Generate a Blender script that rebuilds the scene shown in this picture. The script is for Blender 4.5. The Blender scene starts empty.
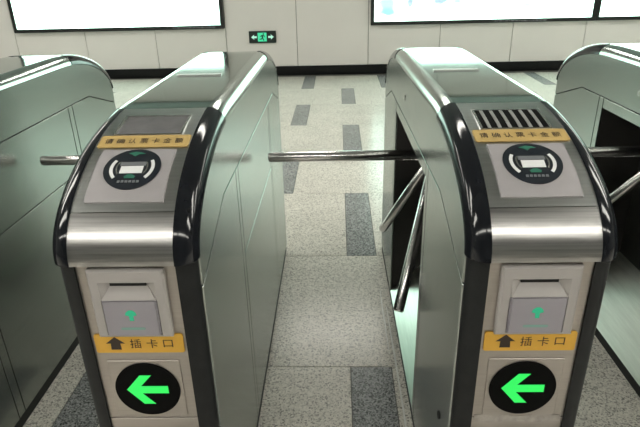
import bpy, bmesh, math, random
from mathutils import Vector, Matrix

random.seed(7)
SC = bpy.context.scene
COL = SC.collection

# ------------------------------------------------------------------ camera
F_PX, PITCH, YAW, ROLL = 546.44, math.radians(24.157), math.radians(-1.729), math.radians(-1.4206)
CAM = Vector((0.00475, 0.0, 1.478))
fwd = Vector((math.sin(YAW) * math.cos(PITCH), math.cos(YAW) * math.cos(PITCH), -math.sin(PITCH)))
rgt = fwd.cross(Vector((0, 0, 1))).normalized()
upv = rgt.cross(fwd)
r2 = math.cos(ROLL) * rgt + math.sin(ROLL) * upv
u2 = -math.sin(ROLL) * rgt + math.cos(ROLL) * upv
cam_d = bpy.data.cameras.new('camera')
cam_d.sensor_fit = 'HORIZONTAL'
cam_d.sensor_width = 36.0
cam_d.lens = F_PX / 640.0 * 36.0
cam_d.clip_start = 0.02
cam = bpy.data.objects.new('camera', cam_d)
COL.objects.link(cam)
M3 = Matrix((r2, u2, -fwd)).transposed()
cam.matrix_world = Matrix.Translation(CAM) @ M3.to_4x4()
SC.camera = cam

# ------------------------------------------------------------------ world, exposure
w = bpy.data.worlds.new('world')
SC.world = w
w.use_nodes = True
w.node_tree.nodes['Background'].inputs[0].default_value = (0.8, 0.9, 0.85, 1)
w.node_tree.nodes['Background'].inputs[1].default_value = 0.05
vs = SC.view_settings
vs.view_transform = 'Standard'
vs.look = 'None'
vs.exposure = 0.0
vs.gamma = 1.0
vs.use_curve_mapping = False
SC.cycles.use_denoising = True
SC.cycles.max_bounces = 10
SC.cycles.glossy_bounces = 6

CEIL_POWER = 17.0        # radiance of the ceiling tubes
BOX_POWER = 4.6         # radiance of the advertising lightboxes

# ------------------------------------------------------------------ materials
def new_mat(name):
    m = bpy.data.materials.new(name)
    m.use_nodes = True
    return m, m.node_tree, m.node_tree.nodes['Principled BSDF']

def plain(name, col, rough=0.5, metal=0.0, spec=0.5, vary=0.06, scale=30.0, coat=0.0):
    m, nt, b = new_mat(name)
    b.inputs['Roughness'].default_value = rough
    b.inputs['Metallic'].default_value = metal
    b.inputs['Specular IOR Level'].default_value = spec
    b.inputs['Coat Weight'].default_value = coat
    b.inputs['Coat Roughness'].default_value = 0.05
    tc = nt.nodes.new('ShaderNodeTexCoord')
    n = nt.nodes.new('ShaderNodeTexNoise')
    n.inputs['Scale'].default_value = scale
    n.inputs['Detail'].default_value = 4
    nt.links.new(tc.outputs['Object'], n.inputs['Vector'])
    r = nt.nodes.new('ShaderNodeValToRGB')
    r.color_ramp.elements[0].position = 0.3
    r.color_ramp.elements[1].position = 0.7
    r.color_ramp.elements[0].color = tuple(c * (1 - vary) for c in col) + (1,)
    r.color_ramp.elements[1].color = tuple(min(1, c * (1 + vary)) for c in col) + (1,)
    nt.links.new(n.outputs['Fac'], r.inputs['Fac'])
    nt.links.new(r.outputs['Color'], b.inputs['Base Color'])
    return m

def brushed(name, col, rough, stretch, vary=0.10, bump=0.02, rvary=0.06, aniso=0.0):
    """stainless steel with a brushed grain; stretch = texture scale on x, y, z (small = along the grain)"""
    m, nt, b = new_mat(name)
    b.inputs['Metallic'].default_value = 1.0
    if aniso:      # grain runs along the gate, so the sheen spreads up and down
        b.inputs['Anisotropic'].default_value = aniso
        tv = nt.nodes.new('ShaderNodeCombineXYZ')
        tv.inputs[2].default_value = 1.0
        nt.links.new(tv.outputs[0], b.inputs['Tangent'])
    tc = nt.nodes.new('ShaderNodeTexCoord')
    mp = nt.nodes.new('ShaderNodeMapping')
    mp.inputs['Scale'].default_value = stretch
    nt.links.new(tc.outputs['Object'], mp.inputs['Vector'])
    n = nt.nodes.new('ShaderNodeTexNoise')
    n.inputs['Scale'].default_value = 1.0
    n.inputs['Detail'].default_value = 5
    n.inputs['Roughness'].default_value = 0.7
    nt.links.new(mp.outputs['Vector'], n.inputs['Vector'])
    r = nt.nodes.new('ShaderNodeValToRGB')
    r.color_ramp.elements[0].position = 0.3
    r.color_ramp.elements[1].position = 0.7
    r.color_ramp.elements[0].color = tuple(c * (1 - vary) for c in col) + (1,)
    r.color_ramp.elements[1].color = tuple(min(1, c * (1 + vary)) for c in col) + (1,)
    nt.links.new(n.outputs['Fac'], r.inputs['Fac'])
    nt.links.new(r.outputs['Color'], b.inputs['Base Color'])
    mr = nt.nodes.new('ShaderNodeMapRange')
    mr.inputs['To Min'].default_value = rough - rvary
    mr.inputs['To Max'].default_value = rough + rvary
    nt.links.new(n.outputs['Fac'], mr.inputs['Value'])
    nt.links.new(mr.outputs['Result'], b.inputs['Roughness'])
    bp = nt.nodes.new('ShaderNodeBump')
    bp.inputs['Strength'].default_value = bump
    bp.inputs['Distance'].default_value = 0.01
    nt.links.new(n.outputs['Fac'], bp.inputs['Height'])
    nt.links.new(bp.outputs['Normal'], b.inputs['Normal'])
    return m

def glow(name, col, strength, base=(0.02, 0.02, 0.02)):
    m, nt, b = new_mat(name)
    b.inputs['Base Color'].default_value = base + (1,)
    b.inputs['Emission Color'].default_value = col + (1,)
    b.inputs['Emission Strength'].default_value = strength
    return m

def granite(name, c_dark, c_mid, c_light, rough=0.22, seedv=0.0):
    m, nt, b = new_mat(name)
    tc = nt.nodes.new('ShaderNodeTexCoord')
    oi = nt.nodes.new('ShaderNodeObjectInfo')
    add = nt.nodes.new('ShaderNodeVectorMath')
    add.operation = 'ADD'
    sc = nt.nodes.new('ShaderNodeVectorMath')
    sc.operation = 'SCALE'
    sc.inputs['Scale'].default_value = 13.0
    nt.links.new(oi.outputs['Location'], sc.inputs[0])
    nt.links.new(tc.outputs['Object'], add.inputs[0])
    nt.links.new(sc.outputs['Vector'], add.inputs[1])
    v = nt.nodes.new('ShaderNodeTexVoronoi')
    v.inputs['Scale'].default_value = 190.0
    nt.links.new(add.outputs['Vector'], v.inputs['Vector'])
    n = nt.nodes.new('ShaderNodeTexNoise')
    n.inputs['Scale'].default_value = 70.0
    n.inputs['Detail'].default_value = 6
    n.inputs['Roughness'].default_value = 0.75
    nt.links.new(add.outputs['Vector'], n.inputs['Vector'])
    sep = nt.nodes.new('ShaderNodeSeparateColor')
    nt.links.new(v.outputs['Color'], sep.inputs['Color'])
    mx = nt.nodes.new('ShaderNodeMath')
    mx.operation = 'MULTIPLY_ADD'
    mx.inputs[1].default_value = 0.55
    nt.links.new(sep.outputs['Red'], mx.inputs[0])
    m2 = nt.nodes.new('ShaderNodeMath')
    m2.operation = 'MULTIPLY'
    m2.inputs[1].default_value = 0.45
    nt.links.new(n.outputs['Fac'], m2.inputs[0])
    nt.links.new(m2.outputs['Value'], mx.inputs[2])
    r = nt.nodes.new('ShaderNodeValToRGB')
    e = r.color_ramp.elements
    e[0].position = 0.22
    e[0].color = c_dark + (1,)
    e[1].position = 0.72
    e[1].color = c_light + (1,)
    k = e.new(0.42)
    k.color = c_mid + (1,)
    nt.links.new(mx.outputs['Value'], r.inputs['Fac'])
    # wear: broad faint clouds
    n2 = nt.nodes.new('ShaderNodeTexNoise')
    n2.inputs['Scale'].default_value = 3.0
    n2.inputs['Detail'].default_value = 5
    nt.links.new(add.outputs['Vector'], n2.inputs['Vector'])
    mr = nt.nodes.new('ShaderNodeMapRange')
    mr.inputs['To Min'].default_value = 0.86
    mr.inputs['To Max'].default_value = 1.14
    nt.links.new(n2.outputs['Fac'], mr.inputs['Value'])
    mul = nt.nodes.new('ShaderNodeVectorMath')
    mul.operation = 'SCALE'
    nt.links.new(r.outputs['Color'], mul.inputs[0])
    nt.links.new(mr.outputs['Result'], mul.inputs['Scale'])
    nt.links.new(mul.outputs['Vector'], b.inputs['Base Color'])
    b.inputs['Roughness'].default_value = rough
    b.inputs['Specular IOR Level'].default_value = 0.42
    return m

M = {}
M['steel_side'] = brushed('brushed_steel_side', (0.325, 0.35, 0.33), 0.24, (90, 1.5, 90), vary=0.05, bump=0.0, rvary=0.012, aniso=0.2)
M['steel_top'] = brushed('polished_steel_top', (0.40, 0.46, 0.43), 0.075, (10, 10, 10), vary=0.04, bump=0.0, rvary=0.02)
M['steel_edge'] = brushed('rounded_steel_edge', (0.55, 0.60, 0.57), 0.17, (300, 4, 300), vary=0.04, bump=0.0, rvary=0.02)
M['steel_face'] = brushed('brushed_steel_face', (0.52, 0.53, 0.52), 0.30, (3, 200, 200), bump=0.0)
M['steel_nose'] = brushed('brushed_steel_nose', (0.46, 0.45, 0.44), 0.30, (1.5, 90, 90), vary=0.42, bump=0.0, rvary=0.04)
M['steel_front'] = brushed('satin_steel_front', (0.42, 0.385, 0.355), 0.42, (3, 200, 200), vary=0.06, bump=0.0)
M['steel_arm'] = brushed('chrome_arm', (0.80, 0.77, 0.77), 0.24, (3, 60, 60), vary=0.02, bump=0.0, rvary=0.01)
M['steel_tray'] = brushed('steel_tray', (0.72, 0.74, 0.69), 0.34, (60, 4, 60), bump=0.01)
M['trim'] = plain('glossy_black_trim', (0.010, 0.011, 0.014), 0.10, spec=0.38, coat=0.0, vary=0.1)
M['leg'] = plain('charcoal_leg', (0.013, 0.014, 0.0145), 0.55, spec=0.25, vary=0.15)
M['core'] = plain('dark_seam_backing', (0.012, 0.012, 0.012), 0.8)
M['recess'] = plain('dark_recess_paint', (0.030, 0.027, 0.025), 0.5, vary=0.2, scale=8)
M['plinth'] = plain('black_plinth', (0.010, 0.010, 0.010), 0.6)
M['rubber'] = plain('black_rubber', (0.012, 0.012, 0.012), 0.6)
M['plastic'] = plain('warm_grey_plastic', (0.40, 0.375, 0.36), 0.42, vary=0.02)
M['pocket'] = plain('lavender_grey_plastic', (0.31, 0.29, 0.32), 0.35, vary=0.02)
M['slot'] = plain('card_slot_black', (0.004, 0.004, 0.004), 0.7)
M['plate'] = plain('silver_reader_plate', (0.46, 0.435, 0.445), 0.36, metal=0.35, vary=0.03)
M['disc'] = plain('navy_black_disc', (0.010, 0.014, 0.020), 0.32, vary=0.1)
M['white'] = plain('white_print', (0.75, 0.76, 0.76), 0.45, vary=0.02)
M['grey'] = plain('grey_print', (0.16, 0.17, 0.18), 0.4, vary=0.05)
M['greenprint'] = plain('green_print', (0.03, 0.17, 0.11), 0.4, vary=0.05)
M['yellow'] = plain('amber_sticker', (0.72, 0.40, 0.045), 0.42, vary=0.04)
M['gold'] = plain('tan_gold_sticker', (0.50, 0.345, 0.12), 0.42, vary=0.05)
M['ink'] = plain('brown_black_ink', (0.030, 0.016, 0.008), 0.5, vary=0.1)
M['screen'] = plain('grey_display_glass', (0.14, 0.135, 0.14), 0.22, vary=0.1)
M['bezel'] = brushed('display_bezel', (0.66, 0.66, 0.64), 0.25, (40, 40, 40), bump=0.0)
M['reflection_bar'] = plain('reflection_bar_grey', (0.36, 0.36, 0.35), 0.35, metal=0.3, vary=0.1)
M['handle'] = plain('satin_cover_handle', (0.55, 0.56, 0.54), 0.35, metal=0.3, vary=0.03)
M['black'] = plain('arrow_lens_black', (0.003, 0.003, 0.003), 0.5, spec=0.05, vary=0.1)
M['tape'] = plain('old_tape', (0.36, 0.33, 0.30), 0.6, vary=0.2, scale=60)
M['led'] = glow('green_led_arrow', (0.012, 0.80, 0.10), 1.15)
M['led_dim'] = glow('green_led_prompt', (0.01, 0.62, 0.30), 0.62)
M['led_faint'] = glow('green_led_faint', (0.03, 0.45, 0.26), 0.30, (0.2, 0.2, 0.22))
M['wall'] = plain('wall_panel_enamel', (0.72, 0.70, 0.665), 0.42, vary=0.02, scale=2)
M['wallback'] = plain('wall_joint', (0.20, 0.19, 0.17), 0.8)
M['plainwall'] = plain('concourse_wall', (0.30, 0.30, 0.28), 0.6, vary=0.03, scale=2)
M['skirt'] = plain('black_granite_skirting', (0.004, 0.0045, 0.005), 0.3, spec=0.25, vary=0.2, scale=40)
M['ceiling'] = plain('ceiling_panel', (0.16, 0.165, 0.16), 0.6, vary=0.03, scale=3)
M['frame'] = plain('lightbox_frame_black', (0.012, 0.014, 0.013), 0.35)
M['signbody'] = plain('exit_sign_black', (0.004, 0.012, 0.009), 0.4)
M['signgreen'] = glow('exit_sign_green', (0.06, 0.85, 0.42), 0.85)
M['signpale'] = glow('exit_sign_pale', (0.55, 1.0, 0.80), 0.85)
M['fixture'] = plain('lamp_housing', (0.7, 0.7, 0.7), 0.5)
M['tube'] = glow('lamp_diffuser', (1.0, 0.975, 0.89), CEIL_POWER, (0.8, 0.8, 0.8))
M['tile_light'] = granite('light_terrazzo', (0.24, 0.235, 0.215), (0.62, 0.59, 0.53), (0.78, 0.75, 0.68))
M['tile_dark'] = granite('dark_terrazzo', (0.045, 0.05, 0.05), (0.19, 0.20, 0.20), (0.40, 0.41, 0.41))
M['grout'] = plain('floor_joint', (0.10, 0.10, 0.09), 0.8)
M['scuff'] = plain('white_sealant', (0.75, 0.75, 0.72), 0.4, vary=0.1)

def lightbox_mat(name, figures):
    """a lit advertising print: white with soft teal and blue motifs, given in object metres (x from centre, z from centre)"""
    m, nt, b = new_mat(name)
    b.inputs['Base Color'].default_value = (0.7, 0.75, 0.73, 1)
    b.inputs['Roughness'].default_value = 0.25
    tc = nt.nodes.new('ShaderNodeTexCoord')
    nz = nt.nodes.new('ShaderNodeTexNoise')
    nz.inputs['Scale'].default_value = 9.0
    nz.inputs['Detail'].default_value = 4
    nt.links.new(tc.outputs['Object'], nz.inputs['Vector'])
    cur = nt.nodes.new('ShaderNodeRGB')
    cur.outputs[0].default_value = (0.66, 1.0, 0.85, 1)
    out = cur.outputs[0]
    for (x, z, rx, rz, col, soft, wob) in figures:
        sub = nt.nodes.new('ShaderNodeVectorMath')
        sub.operation = 'SUBTRACT'
        sub.inputs[1].default_value = (x, 0, z)
        nt.links.new(tc.outputs['Object'], sub.inputs[0])
        mu = nt.nodes.new('ShaderNodeVectorMath')
        mu.operation = 'MULTIPLY'
        mu.inputs[1].default_value = (1 / rx, 0, 1 / rz)
        nt.links.new(sub.outputs['Vector'], mu.inputs[0])
        ln = nt.nodes.new('ShaderNodeVectorMath')
        ln.operation = 'LENGTH'
        nt.links.new(mu.outputs['Vector'], ln.inputs[0])
        ad = nt.nodes.new('ShaderNodeMath')
        ad.operation = 'MULTIPLY_ADD'
        ad.inputs[1].default_value = wob
        nt.links.new(nz.outputs['Fac'], ad.inputs[0])
        nt.links.new(ln.outputs['Value'], ad.inputs[2])
        mr = nt.nodes.new('ShaderNodeMapRange')
        mr.inputs['From Min'].default_value = 1.0 + wob * 0.5 - soft
        mr.inputs['From Max'].default_value = 1.0 + wob * 0.5
        mr.inputs['To Min'].default_value = 1.0
        mr.inputs['To Max'].default_value = 0.0
        nt.links.new(ad.outputs['Value'], mr.inputs['Value'])
        mix = nt.nodes.new('ShaderNodeMix')
        mix.data_type = 'RGBA'
        nt.links.new(mr.outputs['Result'], mix.inputs['Factor'])
        nt.links.new(out, mix.inputs[6])
        mix.inputs[7].default_value = tuple(c * 2.6 / BOX_POWER for c in col) + (1,)
        out = mix.outputs[2]
    nt.links.new(out, b.inputs['Emission Color'])
    b.inputs['Emission Strength'].default_value = BOX_POWER
    return m

# ------------------------------------------------------------------ mesh helpers
YC = 1.885            # depth of the gates' centre
MESH = {}

def mk_obj(name, me, mat, parent=None, loc=None):
    o = bpy.data.objects.new(name, me)
    COL.objects.link(o)
    if mat is not None and len(me.materials) == 0:
        me.materials.append(M[mat] if isinstance(mat, str) else mat)
    if parent is not None:
        o.parent = parent
    if loc is not None:
        o.location = loc
    return o

def mesh(name, verts, faces, smooth=False):
    me = bpy.data.meshes.new(name)
    me.from_pydata([tuple(v) for v in verts], [], faces)
    me.validate()
    bm = bmesh.new()
    bm.from_mesh(me)
    bmesh.ops.recalc_face_normals(bm, faces=bm.faces)
    bm.to_mesh(me)
    bm.free()
    if smooth:
        for p in me.polygons:
            p.use_smooth = True
    return me

def bevel_mesh(me, off, seg=2, angle=0.5):
    bm = bmesh.new()
    bm.from_mesh(me)
    es = [e for e in bm.edges if len(e.link_faces) == 2 and e.calc_face_angle(0) > angle]
    bmesh.ops.bevel(bm, geom=es, offset=off, segments=seg, affect='EDGES', clamp_overlap=True)
    bm.to_mesh(me)
    bm.free()
    return me

def prism_x(name, poly, x0, x1, bev=0.0):
    """polygon in (y, z) pulled along x"""
    n = len(poly)
    vs = [(x0, y, z) for y, z in poly] + [(x1, y, z) for y, z in poly]
    fs = [tuple(range(n)), tuple(range(2 * n - 1, n - 1, -1))]
    fs += [(i, (i + 1) % n, n + (i + 1) % n, n + i) for i in range(n)]
    me = mesh(name, vs, fs)
    return bevel_mesh(me, bev, 1) if bev else me

def prism_y(name, poly, y0, y1, bev=0.0):
    """polygon in (x, z) pulled along y"""
    n = len(poly)
    vs = [(x, y0, z) for x, z in poly] + [(x, y1, z) for x, z in poly]
    fs = [tuple(range(n)), tuple(range(2 * n - 1, n - 1, -1))]
    fs += [(i, (i + 1) % n, n + (i + 1) % n, n + i) for i in range(n)]
    me = mesh(name, vs, fs)
    return bevel_mesh(me, bev, 1) if bev else me

def box(name, x0, x1, y0, y1, z0, z1, bev=0.0, seg=2):
    vs = [(x, y, z) for x in (x0, x1) for y in (y0, y1) for z in (z0, z1)]
    fs = [(0, 1, 3, 2), (4, 6, 7, 5), (0, 4, 5, 1), (2, 3, 7, 6), (0, 2, 6, 4), (1, 5, 7, 3)]
    me = mesh(name, vs, fs)
    return bevel_mesh(me, bev, seg) if bev else me

def tube(name, p0, p1, rad, n=20, bev=True):
    p0, p1 = Vector(p0), Vector(p1)
    d = (p1 - p0).normalized()
    a = d.orthogonal().normalized()
    b = d.cross(a)
    L = (p1 - p0).length
    rings = [(0, rad), (L - rad * 0.35, rad), (L - rad * 0.1, rad * 0.9), (L, rad * 0.7)] if bev else [(0, rad), (L, rad)]
    vs, fs = [], []
    for t, r in rings:
        for i in range(n):
            th = 2 * math.pi * i / n
            vs.append(p0 + d * t + (a * math.cos(th) + b * math.sin(th)) * r)
    for k in range(len(rings) - 1):
        for i in range(n):
            fs.append((k * n + i, k * n + (i + 1) % n, (k + 1) * n + (i + 1) % n, (k + 1) * n + i))
    fs.append(tuple(range(n)))
    fs.append(tuple((len(rings) - 1) * n + i for i in range(n)))
    me = mesh(name, vs, fs)
    for p in me.polygons:
        p.use_smooth = len(p.vertices) == 4
    return me

# ------------------------------------------------------------------ the arched outline of a gate
# front quarter ellipse, a flat top, and the same mirrored at the far end
EA, EB, EY, EZ = 0.525, 0.222, 1.47, 0.943
_tab = []
_N = 240
for i in range(_N + 1):
    a = math.pi / 2 * i / _N
    _tab.append((EY - EA * math.cos(a), EZ + EB * math.sin(a), -EB * math.cos(a), EA * math.sin(a)))
_tab.append((2 * YC - EY, EZ + EB, 0.0, 1.0))
for i in range(1, _N + 1):
    a = math.pi / 2 * (1 - i / _N)
    _tab.append((2 * YC - EY + EA * math.cos(a), EZ + EB * math.sin(a), EB * math.cos(a), EA * math.sin(a)))
_S = [0.0]
for i in range(1, len(_tab)):
    _S.append(_S[-1] + math.hypot(_tab[i][0] - _tab[i - 1][0], _tab[i][1] - _tab[i - 1][1]))
S_TOT = _S[-1]
S_FLAT = _S[_N]

def arch(s, h=0.0):
    s = max(0.0, min(S_TOT, s))
    lo, hi = 0, len(_S) - 1
    while hi - lo > 1:
        mid = (lo + hi) // 2
        if _S[mid] <= s:
            lo = mid
        else:
            hi = mid
    t = (s - _S[lo]) / (_S[hi] - _S[lo])
    y, z, ny, nz = [_tab[lo][k] * (1 - t) + _tab[hi][k] * t for k in range(4)]
    l = math.hypot(ny, nz)
    return (y + ny / l * h, z + nz / l * h)

def AP(x, s, h=0.0):
    y, z = arch(s, h)
    return (x, y - YC, z)

def s_steps(s0, s1, step=0.018):
    out = [s0]
    n = max(1, int(math.ceil((s1 - s0) / step)))
    for i in range(1, n + 1):
        out.append(s0 + (s1 - s0) * i / n)
    # no need for steps along the flat
    return [s for s in out if s in (s0, s1) or not (S_FLAT + 0.03 < s < S_TOT - S_FLAT - 0.03)]

def arch_slab(name, x0, x1, s0, s1, h0, h1, step=0.018, x0b=None, x1b=None):
    """a sheet lying on the arch between x0..x1 (optionally other x at s1) and s0..s1, from height h0 to h1"""
    ss = s_steps(s0, s1, step)
    x0b = x0 if x0b is None else x0b
    x1b = x1 if x1b is None else x1b
    vs, fs = [], []
    for s in ss:
        t = (s - s0) / (s1 - s0)
        xa, xb = x0 + (x0b - x0) * t, x1 + (x1b - x1) * t
        vs += [AP(xa, s, h0), AP(xb, s, h0), AP(xb, s, h1), AP(xa, s, h1)]
    for i in range(len(ss) - 1):
        a, b = i * 4, i * 4 + 4
        for k in range(4):
            fs.append((a + k, a + (k + 1) % 4, b + (k + 1) % 4, b + k))
    fs += [(0, 1, 2, 3), tuple(len(vs) - 4 + k for k in range(4))]
    me = mesh(name, vs, fs)
    return smooth_by_angle(me)

def smooth_by_angle(me, ang=0.6):
    bm = bmesh.new()
    bm.from_mesh(me)
    for f in bm.faces:
        f.smooth = True
    for e in bm.edges:
        e.smooth = len(e.link_faces) == 2 and e.calc_face_angle(0) < ang
    bm.to_mesh(me)
    bm.free()
    return me

def arch_poly(name, polys, h0, h1, s_mid):
    """flat outlines (x, v) laid on the arch; v measured along the slope from s_mid"""
    vs, fs = [], []
    for poly in polys:
        n = len(poly)
        o = len(vs)
        vs += [AP(x, s_mid + v, h0) for x, v in poly] + [AP(x, s_mid + v, h1) for x, v in poly]
        fs += [tuple(o + i for i in range(n)), tuple(o + 2 * n - 1 - i for i in range(n))]
        fs += [(o + i, o + (i + 1) % n, o + n + (i + 1) % n, o + n + i) for i in range(n)]
    return mesh(name, vs, fs)

def arch_strip(name, left, right, h0, h1, s_mid):
    """ribbon between two rows of points (x, v)"""
    vs, fs = [], []
    for (a, b) in zip(left, right):
        vs += [AP(a[0], s_mid + a[1], h0), AP(b[0], s_mid + b[1], h0), AP(b[0], s_mid + b[1], h1), AP(a[0], s_mid + a[1], h1)]
    for i in range(len(left) - 1):
        a, b = i * 4, i * 4 + 4
        for k in range(4):
            fs.append((a + k, a + (k + 1) % 4, b + (k + 1) % 4, b + k))
    fs += [(0, 1, 2, 3), tuple(len(vs) - 4 + k for k in range(4))]
    return mesh(name, vs, fs)

def text_tris(body, width, height=None, shear=0.0):
    """2-D triangles of a line of text, centred; from the built-in font"""
    c = bpy.data.curves.new('tmp_text', 'FONT')
    c.body = body
    c.resolution_u = 3
    c.offset = 0.004
    o = bpy.data.objects.new('tmp_text', c)
    COL.objects.link(o)
    dg = bpy.context.evaluated_depsgraph_get()
    me = bpy.data.meshes.new_from_object(o.evaluated_get(dg))
    xs = [v.co.x for v in me.vertices]
    ys = [v.co.y for v in me.vertices]
    cx, cy = (min(xs) + max(xs)) / 2, (min(ys) + max(ys)) / 2
    k = width / (max(xs) - min(xs))
    ky = k if height is None else height / (max(ys) - min(ys))
    vs = [((v.co.x - cx) * k + shear * (v.co.y - cy) * ky, (v.co.y - cy) * ky) for v in me.vertices]
    fs = [tuple(p.vertices) for p in me.polygons]
    bpy.data.objects.remove(o)
    bpy.data.curves.remove(c)
    bpy.data.meshes.remove(me)
    return vs, fs

def flat_mesh(name, vs, fs):
    me = bpy.data.meshes.new(name)
    me.from_pydata(vs, [], fs)
    me.update()
    return me

def tag(o, label=None, cat=None, group=None, kind=None):
    if label: o['label'] = label
    if cat: o['category'] = cat
    if group: o['group'] = group
    if kind: o['kind'] = kind
    return o

def empty(name, loc):
    o = bpy.data.objects.new(name, None)
    o.empty_display_size = 0.1
    COL.objects.link(o)
    o.location = loc
    return o

def part(name, key, fn, mat, parent):
    """one part; alike parts of the four gates share their mesh"""
    if key not in MESH:
        MESH[key] = fn()
    return mk_obj(name, MESH[key], mat, parent)

# ------------------------------------------------------------------ the setting
WY, ROOM_X, ROOM_Y0, CEIL = 8.479, 7.4, -7.0, 3.1
floor = mk_obj('floor', box('floor', -ROOM_X, ROOM_X, ROOM_Y0, WY + 0.3, -0.12, -0.004), 'grout')
tag(floor, 'speckled grey terrazzo concourse floor with dark strip tiles', 'floor', kind='structure')
PX, PY, DW, JN = 1.08, 0.938, 0.165, 0.0035
ROT = -0.009
def tile_mesh(wd):
    return box('floor_tile', -wd / 2 + JN / 2, wd / 2 - JN / 2, -PY / 2 + JN / 2, PY / 2 - JN / 2, -0.02, 0.0, 0.001, 1)
t_light, t_dark = tile_mesh(PX - DW), tile_mesh(DW)
t_light.materials.append(M['tile_light'])
t_dark.materials.append(M['tile_dark'])
for r in range(-3, 8):
    yc = 1.772 + PY * (r - 0.5)
    off = 0.127 if (r % 2 == 0) else 0.127 - PX / 2
    for c in range(-5, 6):
        for wd, me, nm in ((DW, t_dark, 'dark_tile'), (PX - DW, t_light, 'light_tile')):
            x = off + c * PX + (0 if wd == DW else PX / 2)
            if abs(x) > 6.0:
                continue
            o = mk_obj(nm, me, None, floor)
            o.location = (x * math.cos(ROT) - yc * math.sin(ROT), x * math.sin(ROT) + yc * math.cos(ROT), 0)
            o.rotation_euler.z = ROT

wall = mk_obj('wall_back', box('wall_back', -ROOM_X, ROOM_X, WY + 0.02, WY + 0.3, 0, CEIL), 'wallback')
tag(wall, 'pale grey enamel panel wall behind the gates', 'wall', kind='structure')
PW, SEAM0 = 1.0585, -0.529
pan = box('wall_panel', -PW / 2 + 0.004, PW / 2 - 0.004, 0.0, 0.022, 0.135, CEIL, 0.003, 1)
for k in range(-6, 8):
    o = mk_obj('wall_panel', pan, 'wall', wall)
    o.location = (SEAM0 + PW * (k - 0.5), WY, 0)
bb = mk_obj('baseboard_back', box('baseboard_back', -ROOM_X, ROOM_X, WY - 0.02, WY + 0.02, 0, 0.135, 0.004, 1), 'skirt')
tag(bb, 'black polished skirting along the panel wall', 'baseboard', kind='structure')
for nm, b in (('wall_left', (-ROOM_X - 0.2, -ROOM_X, ROOM_Y0, WY + 0.3, 0, CEIL)),
              ('wall_right', (ROOM_X, ROOM_X + 0.2, ROOM_Y0, WY + 0.3, 0, CEIL)),
              ('wall_front', (-ROOM_X - 0.2, ROOM_X + 0.2, ROOM_Y0 - 0.2, ROOM_Y0, 0, CEIL))):
    o = mk_obj(nm, box(nm, *b), 'plainwall')
    tag(o, 'plain pale concourse wall, ' + nm.split('_')[1] + ' side', 'wall', kind='structure')
o = mk_obj('ceiling', box('ceiling', -ROOM_X - 0.2, ROOM_X + 0.2, ROOM_Y0 - 0.2, WY + 0.3, CEIL, CEIL + 0.15), 'ceiling')
tag(o, 'flat grey concourse ceiling', 'ceiling', kind='structure')

# unseen ceiling lamps, rows and gaps laid out for their light
def ceiling_lamp(x, y, ln, wd):
    t = empty('ceiling_lamp', (x, y, CEIL))
    tag(t, 'unseen long white fluorescent strip lamp under the concourse ceiling', 'ceiling lamp', 'strip lamps under the ceiling')
    part('housing', ('lamp_h', ln, wd), lambda: box('housing', -wd / 2 - .03, wd / 2 + .03, -ln / 2 - .03, ln / 2 + .03, -0.06, 0.0, 0.005), 'fixture', t)
    part('diffuser', ('lamp_d', ln, wd), lambda: box('diffuser', -wd / 2, wd / 2, -ln / 2, ln / 2, -0.075, -0.055, 0.004), 'tube', t)
for x in (-4.95, -1.65, 1.65, 4.95):
    ceiling_lamp(x, -1.4, 0.27, 3.0)
for x in (-3.6, 3.6):  # side rows added to brighten the near floor without glare on the noses
    for y in (0.4, 1.9):
        ceiling_lamp(x, y, 0.42, 3.0)
for y in (3.4, 6.1):
    for x in (-4.95, 0.0, 4.95):
        ceiling_lamp(x, y, 0.32, 3.0 if x else 1.3)

# ------------------------------------------------------------------ lightboxes and sign on the far wall
def lightbox(label, x0, x1, figures, caption=None, z0=0.700, z1=2.22):
    xc, zc = (x0 + x1) / 2, (z0 + z1) / 2
    t = empty('advertising_lightbox', (xc, WY, zc))
    tag(t, label, 'lightbox')
    hw, hh, ft, d = (x1 - x0) / 2, (z1 - z0) / 2, 0.050, 0.07
    fr = []
    mk_obj('back_box', box('back_box', -hw + ft / 2, hw - ft / 2, -d + 0.03, 0, -hh + ft / 2, hh - ft / 2), 'frame', t)
    for nm, b in (('frame_rail', (-hw, hw, -d, 0, -hh, -hh + ft)), ('frame_rail', (-hw, hw, -d, 0, hh - ft, hh)),
                  ('frame_stile', (-hw, -hw + ft, -d, 0, -hh + ft, hh - ft)), ('frame_stile', (hw - ft, hw, -d, 0, -hh + ft, hh - ft))):
        fr.append(mk_obj(nm, box(nm, *b, 0.004), 'frame', t))
    mk_obj('lit_panel', box('lit_panel', -hw + ft, hw - ft, -d + 0.012, -d + 0.03, -hh + ft, hh - ft), lightbox_mat('lit_print', figures), t)
    if caption:
        vs, fs = [], []
        rnd = random.Random(3)
        x = caption[0]
        while x < caption[1]:
            wd = rnd.choice((0.012, 0.02, 0.03, 0.045))
            hgt = rnd.uniform(0.006, 0.010)
            o_ = len(vs)
            vs += [(x - xc, -d - 0.001, -hh + 0.026 - hgt), (x + wd - xc, -d - 0.001, -hh + 0.026 - hgt),
                   (x + wd - xc, -d - 0.001, -hh + 0.026 + hgt), (x - xc, -d - 0.001, -hh + 0.026 + hgt)]
            fs.append((o_, o_ + 1, o_ + 2, o_ + 3))
            x += wd + 0.012
        mk_obj('caption', flat_mesh('caption', vs, fs), 'grey', fr[0])
    return t
TEAL, BLUE, PALE, SKY = (0.025, 0.20, 0.22), (0.06, 0.135, 0.22), (0.23, 0.385, 0.345), (0.115, 0.22, 0.26)
lightbox('white glowing advertising lightbox with a faint teal corner and no figures', -4.722, -1.590,
         [(1.45, -0.66, 0.75, 0.16, PALE, 0.9, 0.4)], caption=(-2.35, -1.75))
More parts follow.
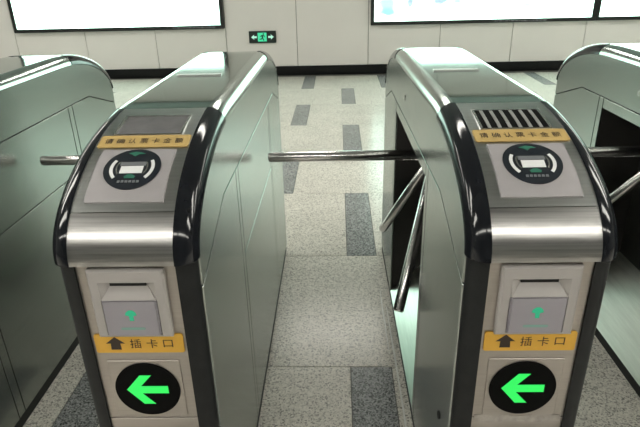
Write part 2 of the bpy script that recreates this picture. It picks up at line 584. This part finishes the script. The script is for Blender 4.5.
lightbox('glowing lightbox with small teal and blue figures along its lower edge', 0.560, 3.785,
         [(-1.15, -0.60, 0.50, 0.05, PALE, 0.9, 0.4), (-1.37, -0.45, 0.15, 0.20, SKY, 0.5, 1.2), (-1.36, -0.58, 0.16, 0.08, TEAL, 0.6, 0.8),
          (-1.05, -0.44, 0.05, 0.10, BLUE, 0.5, 1.0), (-0.60, -0.42, 0.17, 0.10, BLUE, 0.5, 1.4), (-0.38, -0.44, 0.09, 0.07, SKY, 0.6, 1.2),
          (-0.05, -0.43, 0.08, 0.03, SKY, 0.7, 1.0), (0.30, -0.47, 0.10, 0.05, SKY, 0.8, 1.0), (0.56, -0.42, 0.05, 0.14, (0.19, 0.27, 0.25), 0.6, 1.0),
          (0.62, -0.52, 0.13, 0.05, (0.16, 0.25, 0.23), 0.7, 1.0)], caption=(2.35, 3.1))
lightbox('plain white glowing lightbox butting against the one with teal figures', 3.790, 6.95, [(0.2, 0.2, 0.5, 0.3, PALE, 0.9, 0.4)])

sx0, sx1, sz0, sz1 = -1.240, -0.838, 0.482, 0.652
sign = empty('exit_sign', ((sx0 + sx1) / 2, WY, (sz0 + sz1) / 2))
tag(sign, 'small black exit sign with green glowing figure and arrows on the wall', 'exit sign')
hw, hh = (sx1 - sx0) / 2, (sz1 - sz0) / 2
mk_obj('sign_body', box('sign_body', -hw, hw, -0.03, 0, -hh, hh, 0.004), 'signbody', sign)
mk_obj('doorway', prism_y('doorway', [(-0.07, -0.062), (0.062, -0.062), (0.062, 0.062), (-0.07, 0.062)], -0.033, -0.029), 'signgreen', sign)
# running figure, cut as one outline plus head
fig = [[(-0.004, 0.012), (0.020, 0.016), (0.034, -0.004), (0.042, 0.002), (0.024, 0.028), (-0.010, 0.030), (-0.034, 0.010), (-0.026, 0.003)],
       [(-0.004, 0.014), (0.014, 0.014), (0.010, -0.014), (0.026, -0.052), (0.014, -0.052), (0.0, -0.022), (-0.010, -0.010)],
       [(-0.008, -0.008), (0.004, -0.018), (-0.016, -0.034), (-0.044, -0.034), (-0.044, -0.024), (-0.022, -0.022)],
       [(0.016 + 0.011 * math.cos(a * math.pi / 5), 0.044 + 0.011 * math.sin(a * math.pi / 5)) for a in range(10)]]
vs, fs = [], []
for pl in fig:
    o_ = len(vs)
    vs += [(x, -0.0342, z) for x, z in pl]
    fs.append(tuple(range(o_, o_ + len(pl))))
mk_obj('running_figure', flat_mesh('running_figure', vs, fs), 'signbody', sign)
for s_ in (-1, 1):
    a = [(s_ * 0.168, 0.0), (s_ * 0.125, 0.036), (s_ * 0.125, 0.014), (s_ * 0.085, 0.014), (s_ * 0.085, -0.014), (s_ * 0.125, -0.014), (s_ * 0.125, -0.036)]
    mk_obj('arrow', prism_y('arrow', a, -0.033, -0.029), 'signpale', sign)

# ------------------------------------------------------------------ the fare gates
W2 = 0.1485           # half width
R = 0.040             # radius of the long rounded edges
YF, YR = 0.962, 2 * YC - 0.962
ZB = 0.042            # top of the plinth
G = 0.0022            # half a joint

def edge_sweep(name, side, s0, s1, e, step=0.02, inner=0.0, tip=0.0):
    """rounded long edge: quarter-round section swept along the arch; e = how far it stands proud"""
    sec = [(W2 - R - inner, -R), (W2 + e, -R - tip)]
    na = 9
    for i in range(na + 1):
        a = math.pi / 2 * i / na
        sec.append((W2 - R + (R + e) * math.cos(a), -R + (R + e) * math.sin(a)))
    sec.append((W2 - R - inner, e))
    ss = s_steps(s0, s1, step)
    n = len(sec)
    vs, fs = [], []
    for s in ss:
        vs += [AP(side * x, s, h) for x, h in sec]
    for i in range(len(ss) - 1):
        for k in range(n):
            fs.append((i * n + k, i * n + (k + 1) % n, (i + 1) * n + (k + 1) % n, (i + 1) * n + k))
    fs += [tuple(range(n)), tuple((len(ss) - 1) * n + k for k in range(n))]
    return smooth_by_angle(mesh(name, vs, fs), 0.7)

def leg_mesh(side, end):
    """upright charcoal post below the nose, rounded on its outer corner"""
    na = 8
    sec = [(0.104, 0.0), (0.104, 0.06), (W2 - 0.0035, 0.06)]
    for i in range(na + 1):
        a = math.pi / 2 * i / na
        sec.append((W2 - 0.0375 + 0.034 * math.cos(a), 0.034 - 0.034 * math.sin(a)))
    n = len(sec)
    vs = []
    for z in (0.0, 0.936):
        for x, d in sec:
            y = (YF - 0.006 + d) if end < 0 else (YR + 0.006 - d)
            vs.append((side * x, y - YC, z))
    fs = [tuple(range(n)), tuple(range(2 * n - 1, n - 1, -1))] + [(k, (k + 1) % n, n + (k + 1) % n, n + k) for k in range(n)]
    return smooth_by_angle(mesh('leg', vs, fs), 0.5)

SEAM_S = 0.515        # where the black nose trims stop and the steel edge begins
NOSE_S = 0.112

def outline(e=0.0):
    """arch pulled in by R: the upper edge of a side panel, front to rear"""
    out = []
    for s in s_steps(0.0, S_TOT, 0.02):
        y, z = arch(s, -R - e)
        out.append((y - YC, z))
    return out

Y_IN = 0.945 + R      # front edge of the side panels
def Yl(y): return y - YC
def mir(poly): return [(-y, z) for y, z in poly]
Z1 = 0.964
side_polys = {
    'upper': lambda: [(Yl(Y_IN), 0.872 + G), (Yl(1.27), Z1 + G), (-Yl(1.27), Z1 + G), (-Yl(Y_IN), 0.872 + G)] + outline()[::-1],
    'end': lambda: [(Yl(Y_IN), ZB), (Yl(Y_IN), 0.872 - G), (Yl(1.27), Z1 - G), (Yl(1.452) - G, Z1 - G), (Yl(1.452) - G, ZB)],
    'strip': lambda: [(Yl(1.452) + G, ZB), (Yl(1.452) + G, Z1 - G), (Yl(1.492) - G, Z1 - G), (Yl(1.492) - G, ZB)],
    'mid_hi': lambda: [(Yl(1.492) + G, 0.682 + G), (Yl(1.492) + G, Z1 - G), (-Yl(1.492) - G, Z1 - G), (-Yl(1.492) - G, 0.682 + G)],
    'mid_lo': lambda: [(Yl(1.492) + G, ZB), (Yl(1.492) + G, 0.682 - G), (-Yl(1.492) - G, 0.682 - G), (-Yl(1.492) - G, ZB)],
    'rail': lambda: [(Yl(1.492) + G, 0.922), (Yl(1.492) + G, Z1 - G), (-Yl(1.492) - G, Z1 - G), (-Yl(1.492) - G, 0.922)],
}
def side_panel(side, key, mirrored=False):
    poly = side_polys[key]()
    if mirrored:
        poly = mir(poly)
    x0, x1 = side * (W2 - 0.006), side * W2
    return prism_x('side_panel', poly, min(x0, x1), max(x0, x1), 0.0008)

REC_D = 0.205         # depth of the arm recess
def recess_mesh():
    """dark niche for the arms, open on the passage side: five inner faces with thickness"""
    xo, xi = -W2 + 0.0065, -W2 + REC_D
    ya, yb = Yl(1.492), -Yl(1.492)
    vs, fs = [], []
    def bx(x0, x1, y0, y1, z0, z1):
        o = len(vs)
        vs.extend([(x, y, z) for x in (x0, x1) for y in (y0, y1) for z in (z0, z1)])
        fs.extend([tuple(o + i for i in f) for f in [(0, 1, 3, 2), (4, 6, 7, 5), (0, 4, 5, 1), (2, 3, 7, 6), (0, 2, 6, 4), (1, 5, 7, 3)]])
    bx(xi, xi + 0.01, ya, yb, 0.02, 0.95)
    bx(xo, xi, ya - 0.01, ya, 0.02, 0.95)
    bx(xo, xi, yb, yb + 0.01, 0.02, 0.95)
    bx(xo, xi, ya, yb, 0.925, 0.95)
    return mesh('arm_recess', vs, fs)

def core_mesh():
    """dark inner body seen only through the joints: the arch pulled in, right of the recess, plus both ends"""
    vs, fs = [], []
    def add(poly, x0, x1):
        n = len(poly)
        o = len(vs)
        vs.extend([(x0, y, z) for y, z in poly] + [(x1, y, z) for y, z in poly])
        fs.append(tuple(o + i for i in range(n)))
        fs.append(tuple(o + 2 * n - 1 - i for i in range(n)))
        fs.extend([(o + i, o + (i + 1) % n, o + n + (i + 1) % n, o + n + i) for i in range(n)])
    c = 0.0085
    full = [(y, z) for y, z in outline(-R + 0.012)]
    full = [(Yl(0.976), 0.02), (Yl(0.976), 0.925)] + full + [(-Yl(0.976), 0.925), (-Yl(0.976), 0.02)]
    add(full, -W2 + REC_D + 0.012, W2 - R)
    inn = [(Yl(0.992), 0.02)] + outline(0.004) + [(-Yl(0.992), 0.02)]
    add(inn, W2 - R, W2 - c)
    up = [(Yl(0.992), 0.955)] + [p for p in outline(0.004) if p[1] > 0.955] + [(-Yl(0.992), 0.955)]
    add(up, -W2 + c, -W2 + REC_D + 0.012)
    for sgn in (1, -1):
        e = [(Yl(0.992), 0.02), (Yl(0.992), 0.954), (Yl(1.48), 0.954), (Yl(1.48), 0.02)]
        add([(sgn * y, z) for y, z in e], -W2 + c, -W2 + REC_D + 0.012)
    return mesh('core', vs, fs)

def rounded_rect(hw, hh, r, n=5):
    pts = []
    for cx, cy, a0 in ((hw - r, hh - r, 0), (-hw + r, hh - r, 90), (-hw + r, -hh + r, 180), (hw - r, -hh + r, 270)):
        for i in range(n + 1):
            a = math.radians(a0 + 90 * i / n)
            pts.append((cx + r * math.cos(a), cy + r * math.sin(a)))
    return pts

def arc_band(r0, r1, a0, a1, n=14):
    L, Rr = [], []
    for i in range(n + 1):
        a = math.radians(a0 + (a1 - a0) * i / n)
        L.append((r0 * math.cos(a), r0 * math.sin(a)))
        Rr.append((r1 * math.cos(a), r1 * math.sin(a)))
    return L, Rr

TXT = {}
def text_on_arch(name, body, width, height, s_mid, h):
    vs, fs = text_tris(body, width, height)
    return flat_mesh(name, [AP(x, s_mid + y, h) for x, y in vs], fs)

def text_on_front(name, body, width, height, xc, zc, y):
    vs, fs = text_tris(body, width, height)
    return flat_mesh(name, [(xc + x, y, zc + z) for x, z in vs], fs)

def disc_mesh(rad, h0, h1, s_mid, n=48):
    vs = [AP(0, s_mid, h1)]
    fs = []
    rings = [rad * k / 4 for k in range(1, 5)]
    for r in rings:
        vs += [AP(r * math.cos(2 * math.pi * i / n), s_mid + r * math.sin(2 * math.pi * i / n), h1) for i in range(n)]
    fs += [(0, 1 + i, 1 + (i + 1) % n) for i in range(n)]
    for k in range(3):
        fs += [(1 + k * n + i, 1 + (k + 1) * n + i, 1 + (k + 1) * n + (i + 1) % n, 1 + k * n + (i + 1) % n) for i in range(n)]
    o = len(vs)
    vs += [AP(rad * math.cos(2 * math.pi * i / n), s_mid + rad * math.sin(2 * math.pi * i / n), h0) for i in range(n)]
    fs += [(1 + 3 * n + i, o + i, o + (i + 1) % n, 1 + 3 * n + (i + 1) % n) for i in range(n)]
    return mesh('reader_disc', vs, fs)

FY = Yl(YF)           # local y of the upright front face

def card_module(t):
    """warm grey card slot housing with flared mouth and a proud pocket"""
    cx, cz, hw, hh = 0.0, 0.849, 0.0795, 0.0820
    ox, oz0, oz1 = 0.059, -0.075, 0.054
    p = 0.014
    def frame():
        o = [(-hw, -hh), (hw, -hh), (hw, hh), (-hw, hh)]
        i = [(-ox, oz0), (ox, oz0), (ox, oz1), (-ox, oz1)]
        ch = 0.004
        oc = [(-hw + ch, -hh + ch), (hw - ch, -hh + ch), (hw - ch, hh - ch), (-hw + ch, hh - ch)]
        vs = [(x, FY + 0.001, cz + z) for x, z in o] + [(x, FY - p + ch, cz + z) for x, z in o] \
            + [(x, FY - p, cz + z) for x, z in oc] + [(x, FY - p, cz + z) for x, z in i] + [(x, FY + 0.001, cz + z) for x, z in i]
        fs = []
        for a in range(4):
            for k in range(5):
                fs.append((k * 4 + a, k * 4 + (a + 1) % 4, ((k + 1) % 5) * 4 + (a + 1) % 4, ((k + 1) % 5) * 4 + a))
        return mesh('card_module', vs, fs)
    m = part('card_module', 'card_module', frame, 'plastic', t)
    def mouth():
        A, B = (-0.038, 0.042, 0.001), (0.038, 0.042, 0.001)
        C, D = (0.056, 0.014, 0.0175), (-0.056, 0.014, 0.0175)
        T0, T1 = (-ox, oz1, p), (ox, oz1, p)
        H0, H1 = (-ox, 0.012, p), (ox, 0.012, p)
        A2, B2 = (-0.038, 0.047, 0.001), (0.038, 0.047, 0.001)
        pts = [A, B, C, D, T0, T1, H0, H1, A2, B2]
        vs = [(x, FY - d, cz + z) for x, z, d in pts]
        fs = [(0, 1, 2, 3), (4, 5, 9, 8), (1, 9, 5, 7, 2), (0, 3, 6, 4, 8), (8, 9, 1, 0)]
        return flat_mesh('mouth', vs, fs)
    part('mouth', 'card_mouth', mouth, 'plastic', m)
    part('slot', 'card_slot', lambda: box('slot', -0.038, 0.038, FY - 0.004, FY - 0.0005, cz + 0.041, cz + 0.0475), 'slot', m)
    part('pocket', 'card_pocket', lambda: box('pocket', -0.057, 0.057, FY - 0.0175, FY, cz - 0.0755, cz + 0.0137, 0.003), 'pocket', m)
    def prompt():
        pts = [(-0.004, -0.016), (0.005, -0.016), (0.0045, -0.004), (0.0125, -0.002), (0.010, 0.005), (0.004, 0.010), (-0.003, 0.010), (-0.010, 0.005), (-0.0125, -0.002), (-0.0045, -0.004)]
        return prism_y('prompt_light', [(x, z + cz - 0.020) for x, z in pts], FY - 0.0180, FY - 0.017)
    part('prompt_light', 'card_prompt', prompt, 'led_dim', m)
    part('prompt_light', 'card_prompt2', lambda: prism_y('prompt_light', rounded_rect(0.028, 0.003, 0.0028, 3) and
         [(x, z + cz - 0.056) for x, z in rounded_rect(0.026, 0.003, 0.0028, 3)], FY - 0.0179, FY - 0.017), 'led_faint', m)

def slot_sticker(t):
    cz, hw, hh = 0.7437, 0.0970, 0.0243
    s = part('card_slot_sticker', 'slot_sticker', lambda: prism_y('card_slot_sticker', [(x, z + cz) for x, z in rounded_rect(hw, hh, 0.005)], FY - 0.0035, FY - 0.0005), 'yellow', t)
    ar = [(-0.0135, -0.017), (0.0135, -0.017), (0.0125, 0.0005), (0.025, 0.0005), (0.0, 0.0195), (-0.025, 0.0005), (-0.0125, 0.0005)]
    part('printed_arrow', 'slot_arrow', lambda: flat_mesh('printed_arrow', [(x * 0.85 - 0.052, FY - 0.0038, z * 0.92 + cz) for x, z in ar], [tuple(range(7))]), 'ink', s)
    def txt():
        vs, fs = [], []
        for ch, xc in (('插', -0.008), ('卡', 0.028), ('口', 0.063)):
            v, f = text_tris(ch, 0.024 if ch != '口' else 0.021, 0.024 if ch != '口' else 0.019)
            o = len(vs)
            vs += [(x + xc, FY - 0.0038, z + cz) for x, z in v]
            fs += [tuple(o + i for i in q) for q in f]
        return flat_mesh('lettering', vs, fs)
    part('lettering', 'slot_text', txt, 'ink', s)

def arrow_display(t):
    cz = 0.617
    pl = part('arrow_display', 'arrow_plate', lambda: prism_y('arrow_display', [(x, z + cz) for x, z in rounded_rect(0.0815, 0.0800, 0.004)], FY - 0.003, FY, 0.001), 'steel_front', t)
    part('lens', 'arrow_lens', lambda: prism_y('lens', [(0.0735 * math.cos(i * math.pi / 32), 0.0735 * math.sin(i * math.pi / 32) + cz) for i in range(64)], FY - 0.0055, FY - 0.001), 'black', pl)
    # arrow pointing left: slim shaft, two slanted barbs
    a = [(-0.047, 0.001), (-0.013, 0.041), (0.013, 0.041), (-0.014, 0.0105), (0.047, 0.0105), (0.047, -0.0095), (-0.014, -0.0095), (0.013, -0.040), (-0.013, -0.040)]
    part('green_arrow', 'arrow_led', lambda: prism_y('green_arrow', [(x, z + cz) for x, z in a], FY - 0.0065, FY - 0.005), 'led', pl)

def reader(t):
    sm = 0.2095
    p = part('reader_plate', 'reader_plate', lambda: arch_slab('reader_plate', -0.081, 0.081, 0.133, 0.286, 0.0, 0.0045, 0.01), 'plate', t)
    sd = 0.2225
    part('reader_disc', 'reader_disc', lambda: disc_mesh(0.0605, 0.004, 0.0065, sd), 'disc', p)
    part('card_picture', 'reader_card', lambda: arch_slab('card_picture', -0.024, 0.024, sd - 0.017, sd + 0.004, 0.006, 0.0072, 0.007), 'white', p)
    part('card_picture', 'reader_card2', lambda: arch_slab('card_picture', -0.028, 0.028, sd + 0.0055, sd + 0.017, 0.006, 0.0072, 0.007), 'grey', p)
    for i, (r0, r1, a0, a1) in enumerate(((0.0405, 0.0475, 150, 222), (0.0405, 0.0475, -42, 30), (0.031, 0.0345, 150, 215), (0.031, 0.0345, -35, 30))):
        part('signal_arc', ('reader_arc', i), lambda r0=r0, r1=r1, a0=a0, a1=a1: arch_strip('signal_arc', *arc_band(r0, r1, a0, a1), 0.006, 0.0073, sd), 'white' if i < 2 else 'bezel', p)
    em = [[(-0.018, 0.046), (-0.004, 0.051), (0.010, 0.049), (0.018, 0.044), (0.006, 0.043), (-0.002, 0.0355), (-0.010, 0.042)]]
    part('emblem', 'reader_emblem', lambda: arch_poly('emblem', em, 0.006, 0.0073, sd), 'greenprint', p)
    em2 = [[(-0.010, -0.031), (0.010, -0.031), (0.012, -0.026), (0.004, -0.020), (-0.004, -0.020), (-0.012, -0.026)]]
    part('emblem', 'reader_emblem2', lambda: arch_poly('emblem', em2, 0.006, 0.0073, sd), 'greenprint', p)
    dots = [[(x - 0.0028, -0.043), (x + 0.0028, -0.043), (x + 0.0026, -0.037), (x - 0.0026, -0.037)] for x in (-0.020, -0.012, -0.004, 0.004, 0.012, 0.020)]
    part('small_print', 'reader_print', lambda: arch_poly('small_print', dots, 0.006, 0.0073, sd), 'grey', p)

def notice(t):
    s0, s1 = 0.2965, 0.3475
    sm = (s0 + s1) / 2
    def st():
        pts = [(x + 0.001, v) for x, v in rounded_rect(0.1025, 0.0245, 0.006, 4)]
        return arch_poly('notice_sticker', [pts], 0.0008, 0.0030, sm)
    s = part('notice_sticker', 'notice_sticker', st, 'gold', t)
    def txt():
        vs, fs = [], []
        for i, ch in enumerate('请确认票卡金额'):
            v, f = text_tris(ch, 0.0185, 0.0205)
            o = len(vs)
            xc = -0.0795 + i * 0.0265
            vs += [AP(x + xc, sm + y, 0.0034) for x, y in v]
            fs += [tuple(o + k for k in q) for q in f]
        return flat_mesh('lettering', vs, fs)
    part('lettering', 'notice_text', txt, 'ink', s)

def display(t, striped):
    s0, s1, hw = 0.3535, 0.450, 0.0745
    tp = 0.006
    b = 0.0055
    root = part('display_screen', 'display_screen' + ('_striped' if striped else ''),
                lambda: arch_slab('display_screen', -hw, hw, s0, s1, 0.0002, 0.0010, 0.012), 'black' if striped else 'screen', t)
    for i, (x0, x1, a, c) in enumerate(((-hw - b, -hw, s0, s1), (hw, hw + b, s0, s1), (-hw - b, hw + b, s1, s1 + b), (-hw - b, hw + b, s0 - b * 0.4, s0))):
        part('bezel', ('bezel', i), lambda x0=x0, x1=x1, a=a, c=c: arch_slab('bezel', x0, x1, a, c, 0.0, 0.0035, 0.012), 'bezel', root)
    if striped:  # pale bars modelled in place of a ceiling reflection in the display glass
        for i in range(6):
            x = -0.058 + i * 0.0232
            part('reflection_bar', ('reflection_bar', i), lambda x=x: arch_slab('reflection_bar', x - 0.0036, x + 0.0036, s0 + 0.001, s1 - 0.001, 0.0008, 0.0030, 0.012), 'reflection_bar', root)

def arms(t):
    hub = Vector((-W2 + 0.103, Yl(1.90), 0.854))
    ax = Vector((-0.78, 0, -0.62)).normalized()
    def hubm():
        a = ax.orthogonal().normalized()
        bq = ax.cross(a)
        vs, fs = [], []
        prof = [(-0.05, 0.055), (0.0, 0.055), (0.02, 0.045), (0.034, 0.030), (0.040, 0.012)]
        n = 24
        for d, r in prof:
            vs += [hub + ax * d + (a * math.cos(2 * math.pi * i / n) + bq * math.sin(2 * math.pi * i / n)) * r for i in range(n)]
        for k in range(len(prof) - 1):
            fs += [(k * n + i, k * n + (i + 1) % n, (k + 1) * n + (i + 1) % n, (k + 1) * n + i) for i in range(n)]
        fs += [tuple(range(n)), tuple((len(prof) - 1) * n + i for i in range(n))]
        return smooth_by_angle(mesh('arm_hub', vs, fs), 0.8)
    h = part('arm_hub', 'arm_hub', hubm, 'leg', t)
    dirs = [(Vector((-1, 0, 0.0)), 0.606), (Vector((-0.15, 0.315, -0.445)), 0.575), (Vector((-0.15, -0.315, -0.445)), 0.580)]
    for i, (d, L) in enumerate(dirs):
        d = d.normalized()
        part('arm', ('arm', i), lambda d=d, L=L: tube('arm', hub + d * 0.02, hub + d * L, 0.0188), 'steel_arm', h)

def lock(t, y, z, side):
    def lk():
        vs, fs = [], []
        n = 20
        for x, r in ((W2 - 0.002, 0.011), (W2 + 0.003, 0.011), (W2 + 0.003, 0.005), (W2 + 0.0005, 0.004)):
            vs += [(side * x, Yl(y) + r * math.cos(2 * math.pi * i / n), z + r * 1.0 * math.sin(2 * math.pi * i / n)) for i in range(n)]
        for k in range(3):
            fs += [(k * n + i, k * n + (i + 1) % n, (k + 1) * n + (i + 1) % n, (k + 1) * n + i) for i in range(n)]
        fs.append(tuple(3 * n + i for i in range(n)))
        return mesh('key_lock', vs, fs)
    part('key_lock', ('lock', y, z, side), lk, 'leg' if z < 0.6 else 'bezel', t)

def fare_gate(xc, label, striped=False):
    t = empty('fare_gate', (xc, YC, 0))
    tag(t, label, 'fare gate', 'fare gates in a row')
    part('core', 'core', core_mesh, 'core', t)
    part('plinth', 'plinth', lambda: box('plinth', -W2 + 0.003, W2 - 0.003, Yl(0.992), -Yl(0.992), 0.0, ZB), 'plinth', t)
    # flanks
    for side in (-1, 1):
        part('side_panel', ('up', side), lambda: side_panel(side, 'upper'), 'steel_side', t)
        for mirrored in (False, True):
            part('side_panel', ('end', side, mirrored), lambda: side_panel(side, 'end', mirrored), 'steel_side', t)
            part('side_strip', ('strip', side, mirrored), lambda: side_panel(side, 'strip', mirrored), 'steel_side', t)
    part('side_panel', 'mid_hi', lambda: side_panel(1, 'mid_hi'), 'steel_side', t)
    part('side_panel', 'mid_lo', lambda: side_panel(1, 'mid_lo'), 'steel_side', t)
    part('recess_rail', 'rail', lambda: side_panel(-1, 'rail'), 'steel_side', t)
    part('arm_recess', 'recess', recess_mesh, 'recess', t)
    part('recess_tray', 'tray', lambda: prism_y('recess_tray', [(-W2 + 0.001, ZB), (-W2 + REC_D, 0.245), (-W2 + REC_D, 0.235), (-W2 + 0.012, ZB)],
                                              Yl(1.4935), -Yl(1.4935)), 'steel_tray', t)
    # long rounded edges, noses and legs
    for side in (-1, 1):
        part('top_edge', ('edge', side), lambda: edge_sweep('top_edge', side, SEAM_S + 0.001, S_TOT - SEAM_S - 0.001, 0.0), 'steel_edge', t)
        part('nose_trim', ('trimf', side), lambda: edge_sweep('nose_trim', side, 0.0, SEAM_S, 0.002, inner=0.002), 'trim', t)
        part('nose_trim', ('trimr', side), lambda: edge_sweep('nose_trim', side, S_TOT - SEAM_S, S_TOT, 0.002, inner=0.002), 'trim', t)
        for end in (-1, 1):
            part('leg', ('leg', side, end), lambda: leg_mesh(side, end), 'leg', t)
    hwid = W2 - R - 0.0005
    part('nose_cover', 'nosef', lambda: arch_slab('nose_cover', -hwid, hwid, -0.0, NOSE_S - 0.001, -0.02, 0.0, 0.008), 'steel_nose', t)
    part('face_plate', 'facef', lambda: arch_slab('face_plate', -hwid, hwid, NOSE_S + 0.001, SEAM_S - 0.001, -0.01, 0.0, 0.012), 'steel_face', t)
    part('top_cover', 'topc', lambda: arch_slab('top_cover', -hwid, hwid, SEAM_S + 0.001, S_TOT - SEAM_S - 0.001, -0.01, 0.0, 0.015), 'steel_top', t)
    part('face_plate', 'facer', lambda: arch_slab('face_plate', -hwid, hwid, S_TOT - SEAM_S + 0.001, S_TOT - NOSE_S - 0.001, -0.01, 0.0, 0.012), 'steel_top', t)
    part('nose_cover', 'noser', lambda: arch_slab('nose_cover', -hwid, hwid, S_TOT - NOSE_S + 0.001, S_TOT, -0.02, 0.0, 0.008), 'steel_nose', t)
    # pull handle on the top cover
    sh = S_FLAT + (1.825 - EY)
    part('cover_handle', 'handle', lambda: arch_slab('cover_handle', -0.085, 0.060, sh - 0.012, sh + 0.012, 0.0, 0.004, 0.02), 'handle', t)
    # upright ends
    part('front_panel', 'frontp', lambda: box('front_panel', -0.1045, 0.1045, FY, FY + 0.012, 0.530, 0.942, 0.001, 1), 'steel_front', t)
    part('lower_panel', 'frontl', lambda: box('lower_panel', -0.1045, 0.1045, FY, FY + 0.012, 0.02, 0.527, 0.001, 1), 'steel_front', t)
    part('rear_panel', 'rearp', lambda: box('rear_panel', -0.1045, 0.1045, -FY - 0.012, -FY, 0.02, 0.942, 0.001, 1), 'steel_front', t)
    display(t, striped)
    notice(t)
    reader(t)
    card_module(t)
    slot_sticker(t)
    arrow_display(t)
    arms(t)
    lock(t, 1.085, 0.415, -1)
    lock(t, 2.02, 1.035, -1)
    return t

fare_gate(-1.272, 'steel fare gate whose plain panelled flank faces the grey display gate')
fare_gate(-0.4235, 'steel fare gate with a plain grey display above its gold sticker')
g2 = fare_gate(0.4160, 'steel fare gate with reflection stripes in the display above its gold sticker', True)
fare_gate(1.270, 'steel fare gate showing its dark arm recess beside the reflection stripe gate')

# old tape on the front of the reflection-stripe gate
tp = [(-0.098, 0.514), (-0.05, 0.519), (0.0, 0.510), (0.05, 0.516), (0.098, 0.512), (0.098, 0.496), (0.04, 0.492), (-0.02, 0.497), (-0.06, 0.490), (-0.098, 0.496)]
part('tape_residue', 'tape', lambda: prism_y('tape_residue', [(x, z + 0.022) for x, z in tp], FY - 0.0012, FY), 'tape', g2)

# smears of white sealant on the floor by the reflection-stripe gate
def smear(x, y0, y1, wd):
    vs, fs = [], []
    n = 10
    rnd = random.Random(int(y0 * 100))
    for i in range(n + 1):
        y = y0 + (y1 - y0) * i / n
        k = wd * (0.35 + 0.65 * math.sin(math.pi * (i + 0.5) / (n + 1))) * rnd.uniform(0.7, 1.2)
        dx = rnd.uniform(-0.0015, 0.0015)
        vs += [(x - k + dx, y, 0.0004), (x + k + dx, y, 0.0004)]
        if i:
            fs.append((2 * i - 2, 2 * i - 1, 2 * i + 1, 2 * i))
    mk_obj('sealant_smear', flat_mesh('sealant_smear', vs, fs), 'scuff', floor)
smear(0.245, 1.25, 2.20, 0.004)
smear(0.225, 1.85, 2.35, 0.003)
